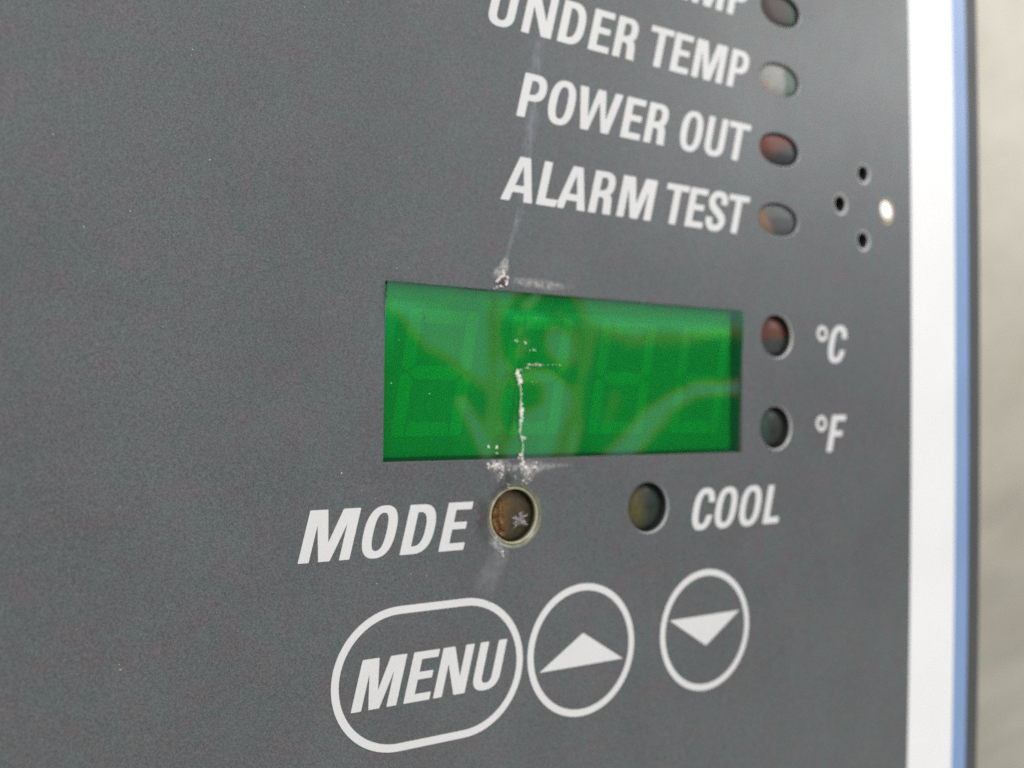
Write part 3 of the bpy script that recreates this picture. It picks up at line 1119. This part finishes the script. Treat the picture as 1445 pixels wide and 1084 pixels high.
sliver('crack_line', [(731, 521, 1.2), (731, 529, 2.2), (733, 538, 1.6), (735, 548, .3), (735.5, 562, .35), (735, 575, 1.3), (736, 588, 2.0), (735, 600, 1.1), (734, 611, .35), (737, 618, 1.9), (738, 624, .3), (738, 635, .25), (737, 643, 1.6), (737, 650, 2.2)], M['flake'], disp)
sliver('crack_line', [(750, 516, .25), (757, 514.5, .9), (764, 515, .5), (769, 516, .2)], M['flake_grey'], disp)
# bent gold-brown plate added inside the cracked lamp for its gold glints
def gold_mat():
    m, n, b, out = mat('brassy_metal')
    co = n.nodes.new('ShaderNodeTexCoord').outputs['Object']
    t = noise_tex(n, co, 1500, 3.0, 0.6)
    c = mixc(n, maprange(n, t.outputs['Fac'], 0.35, 0.65), (0.13, 0.06, 0.018), (0.34, 0.20, 0.085))
    n.links.new(c, b.inputs['Base Color'])
    b.inputs['Metallic'].default_value = 0.85
    b.inputs['Roughness'].default_value = 0.5
    return m


bm = bmesh.new()
prev = None
for i in range(19):
    a = math.radians(128 + 118 * i / 18)
    tp = math.sin(math.pi * i / 18) ** 0.6
    r0, r1 = .0205 - .0095 * tp, .0235
    row = [bm.verts.new(P(mx + r0 * math.cos(a), my - r0 * math.sin(a), .0066 - .0012 * tp)),
           bm.verts.new(P(mx + (r0 + r1) / 2 * math.cos(a), my - (r0 + r1) / 2 * math.sin(a), .0050)),
           bm.verts.new(P(mx + r1 * math.cos(a), my - r1 * math.sin(a), .0064))]
    if prev:
        for k in range(2):
            bm.faces.new((prev[k], row[k], row[k + 1], prev[k + 1]))
    prev = row
bmesh.ops.solidify(bm, geom=bm.faces[:], thickness=0.00003)
bmesh.ops.recalc_face_normals(bm, faces=bm.faces)
me = bpy.data.meshes.new('glint_plate')
bm.to_mesh(me)
bm.free()
link('glint_plate', me, gold_mat(), mode_lamp, smooth=True)
# splintered tuft inside the cracked lamp
bm = bmesh.new()
rnd = random.Random(21)
cx, cy = unproject(731, 732, 0.008)
for _ in range(60):
    a = rnd.uniform(0, 2 * math.pi)
    ln = abs(rnd.gauss(0, .0026)) + .0008
    ox, oy = rnd.gauss(0, .0030), rnd.gauss(0, .0030)
    wv = .0006
    d0, d1 = .0058 + rnd.uniform(-.0015, .001), .003 + rnd.uniform(-.003, .002)
    A = (cx + ox, cy + oy)
    B = (cx + ox + math.cos(a) * ln, cy + oy + math.sin(a) * ln)
    nn = (-math.sin(a) * wv, math.cos(a) * wv)
    q = [bm.verts.new(P(A[0] + nn[0], A[1] + nn[1], d0)), bm.verts.new(P(A[0] - nn[0], A[1] - nn[1], d0)), bm.verts.new(P(B[0], B[1], d1)), bm.verts.new(P((A[0] + B[0]) / 2, (A[1] + B[1]) / 2, (d0 + d1) / 2 + .0012))]
    for f in ((0, 1, 2), (1, 3, 2), (3, 0, 2), (0, 3, 1)):
        bm.faces.new([q[i] for i in f])
for (ax, ay, bx_, by_) in ((733, 730, 743, 725), (731, 735, 738, 744), (728, 738, 721, 746)):
    A, B = unproject(ax, ay, .010), unproject(bx_, by_, .010)
    L = math.hypot(B[0] - A[0], B[1] - A[1])
    nn = (-(B[1] - A[1]) / L * .0006, (B[0] - A[0]) / L * .0006)
    q = [bm.verts.new(P(A[0] + nn[0], A[1] + nn[1], .0060)), bm.verts.new(P(A[0] - nn[0], A[1] - nn[1], .0060)), bm.verts.new(P(B[0], B[1], .0060)), bm.verts.new(P((A[0] + B[0]) / 2, (A[1] + B[1]) / 2, .0045))]
    for f in ((0, 1, 2), (1, 3, 2), (3, 0, 2), (0, 3, 1)):
        bm.faces.new([q[i] for i in f])
bmesh.ops.recalc_face_normals(bm, faces=bm.faces)
me = bpy.data.meshes.new('splinters')
bm.to_mesh(me)
bm.free()
link('splinters', me, M['flake_grey'], mode_lamp)

# dust specks scattered on the plate
rnd = random.Random(33)
specks = [(272, 70, 1.5), (75, 190, 1.7), (296, 226, 1.5), (560, 379, 1.6), (577, 379, 1.6), (510, 692, 1.3), (170, 945, 1.6), (482, 668, 1.8), (530, 704, 1.1), (430, 10, 1.2), (492, 3, 1.4), (700, 30, 1.2), (118, 320, 1.2), (184, 298, 1.2), (270, 78, 1.0), (168, 938, 1.1), (871, 322, 1.4), (705, 226, 1.4), (1068, 540, 1.0), (532, 824, 1.3), (602, 813, 1.3), (580, 810, 1.2)]
for _ in range(14):
    specks.append((rnd.uniform(0, 900), rnd.uniform(0, 1084), rnd.uniform(.3, .6)))
bm = bmesh.new()
for sxp, syp, sr in specks:
    X, Y = unproject(sxp, syp)
    if DISP[0] - .01 < X < DISP[2] + .01 and DISP[1] - .01 < Y < DISP[3] + .01:
        continue
    rr = sr * .00052
    el = rnd.uniform(.5, 1)
    rot = rnd.uniform(0, 3.1)
    ring_ = []
    for i in range(7):
        a = 2 * math.pi * i / 7
        ux, uy = rr * math.cos(a), rr * el * math.sin(a)
        ring_.append(bm.verts.new(P(X + ux * math.cos(rot) - uy * math.sin(rot), Y + ux * math.sin(rot) + uy * math.cos(rot), 0.0)))
    tip = bm.verts.new(P(X, Y, -rr * .7))
    for i in range(7):
        bm.faces.new((ring_[i], ring_[(i + 1) % 7], tip))
bmesh.ops.recalc_face_normals(bm, faces=bm.faces)
me = bpy.data.meshes.new('dust_specks')
bm.to_mesh(me)
bm.free()
link('dust_specks', me, M['dust'], root, kind='stuff')
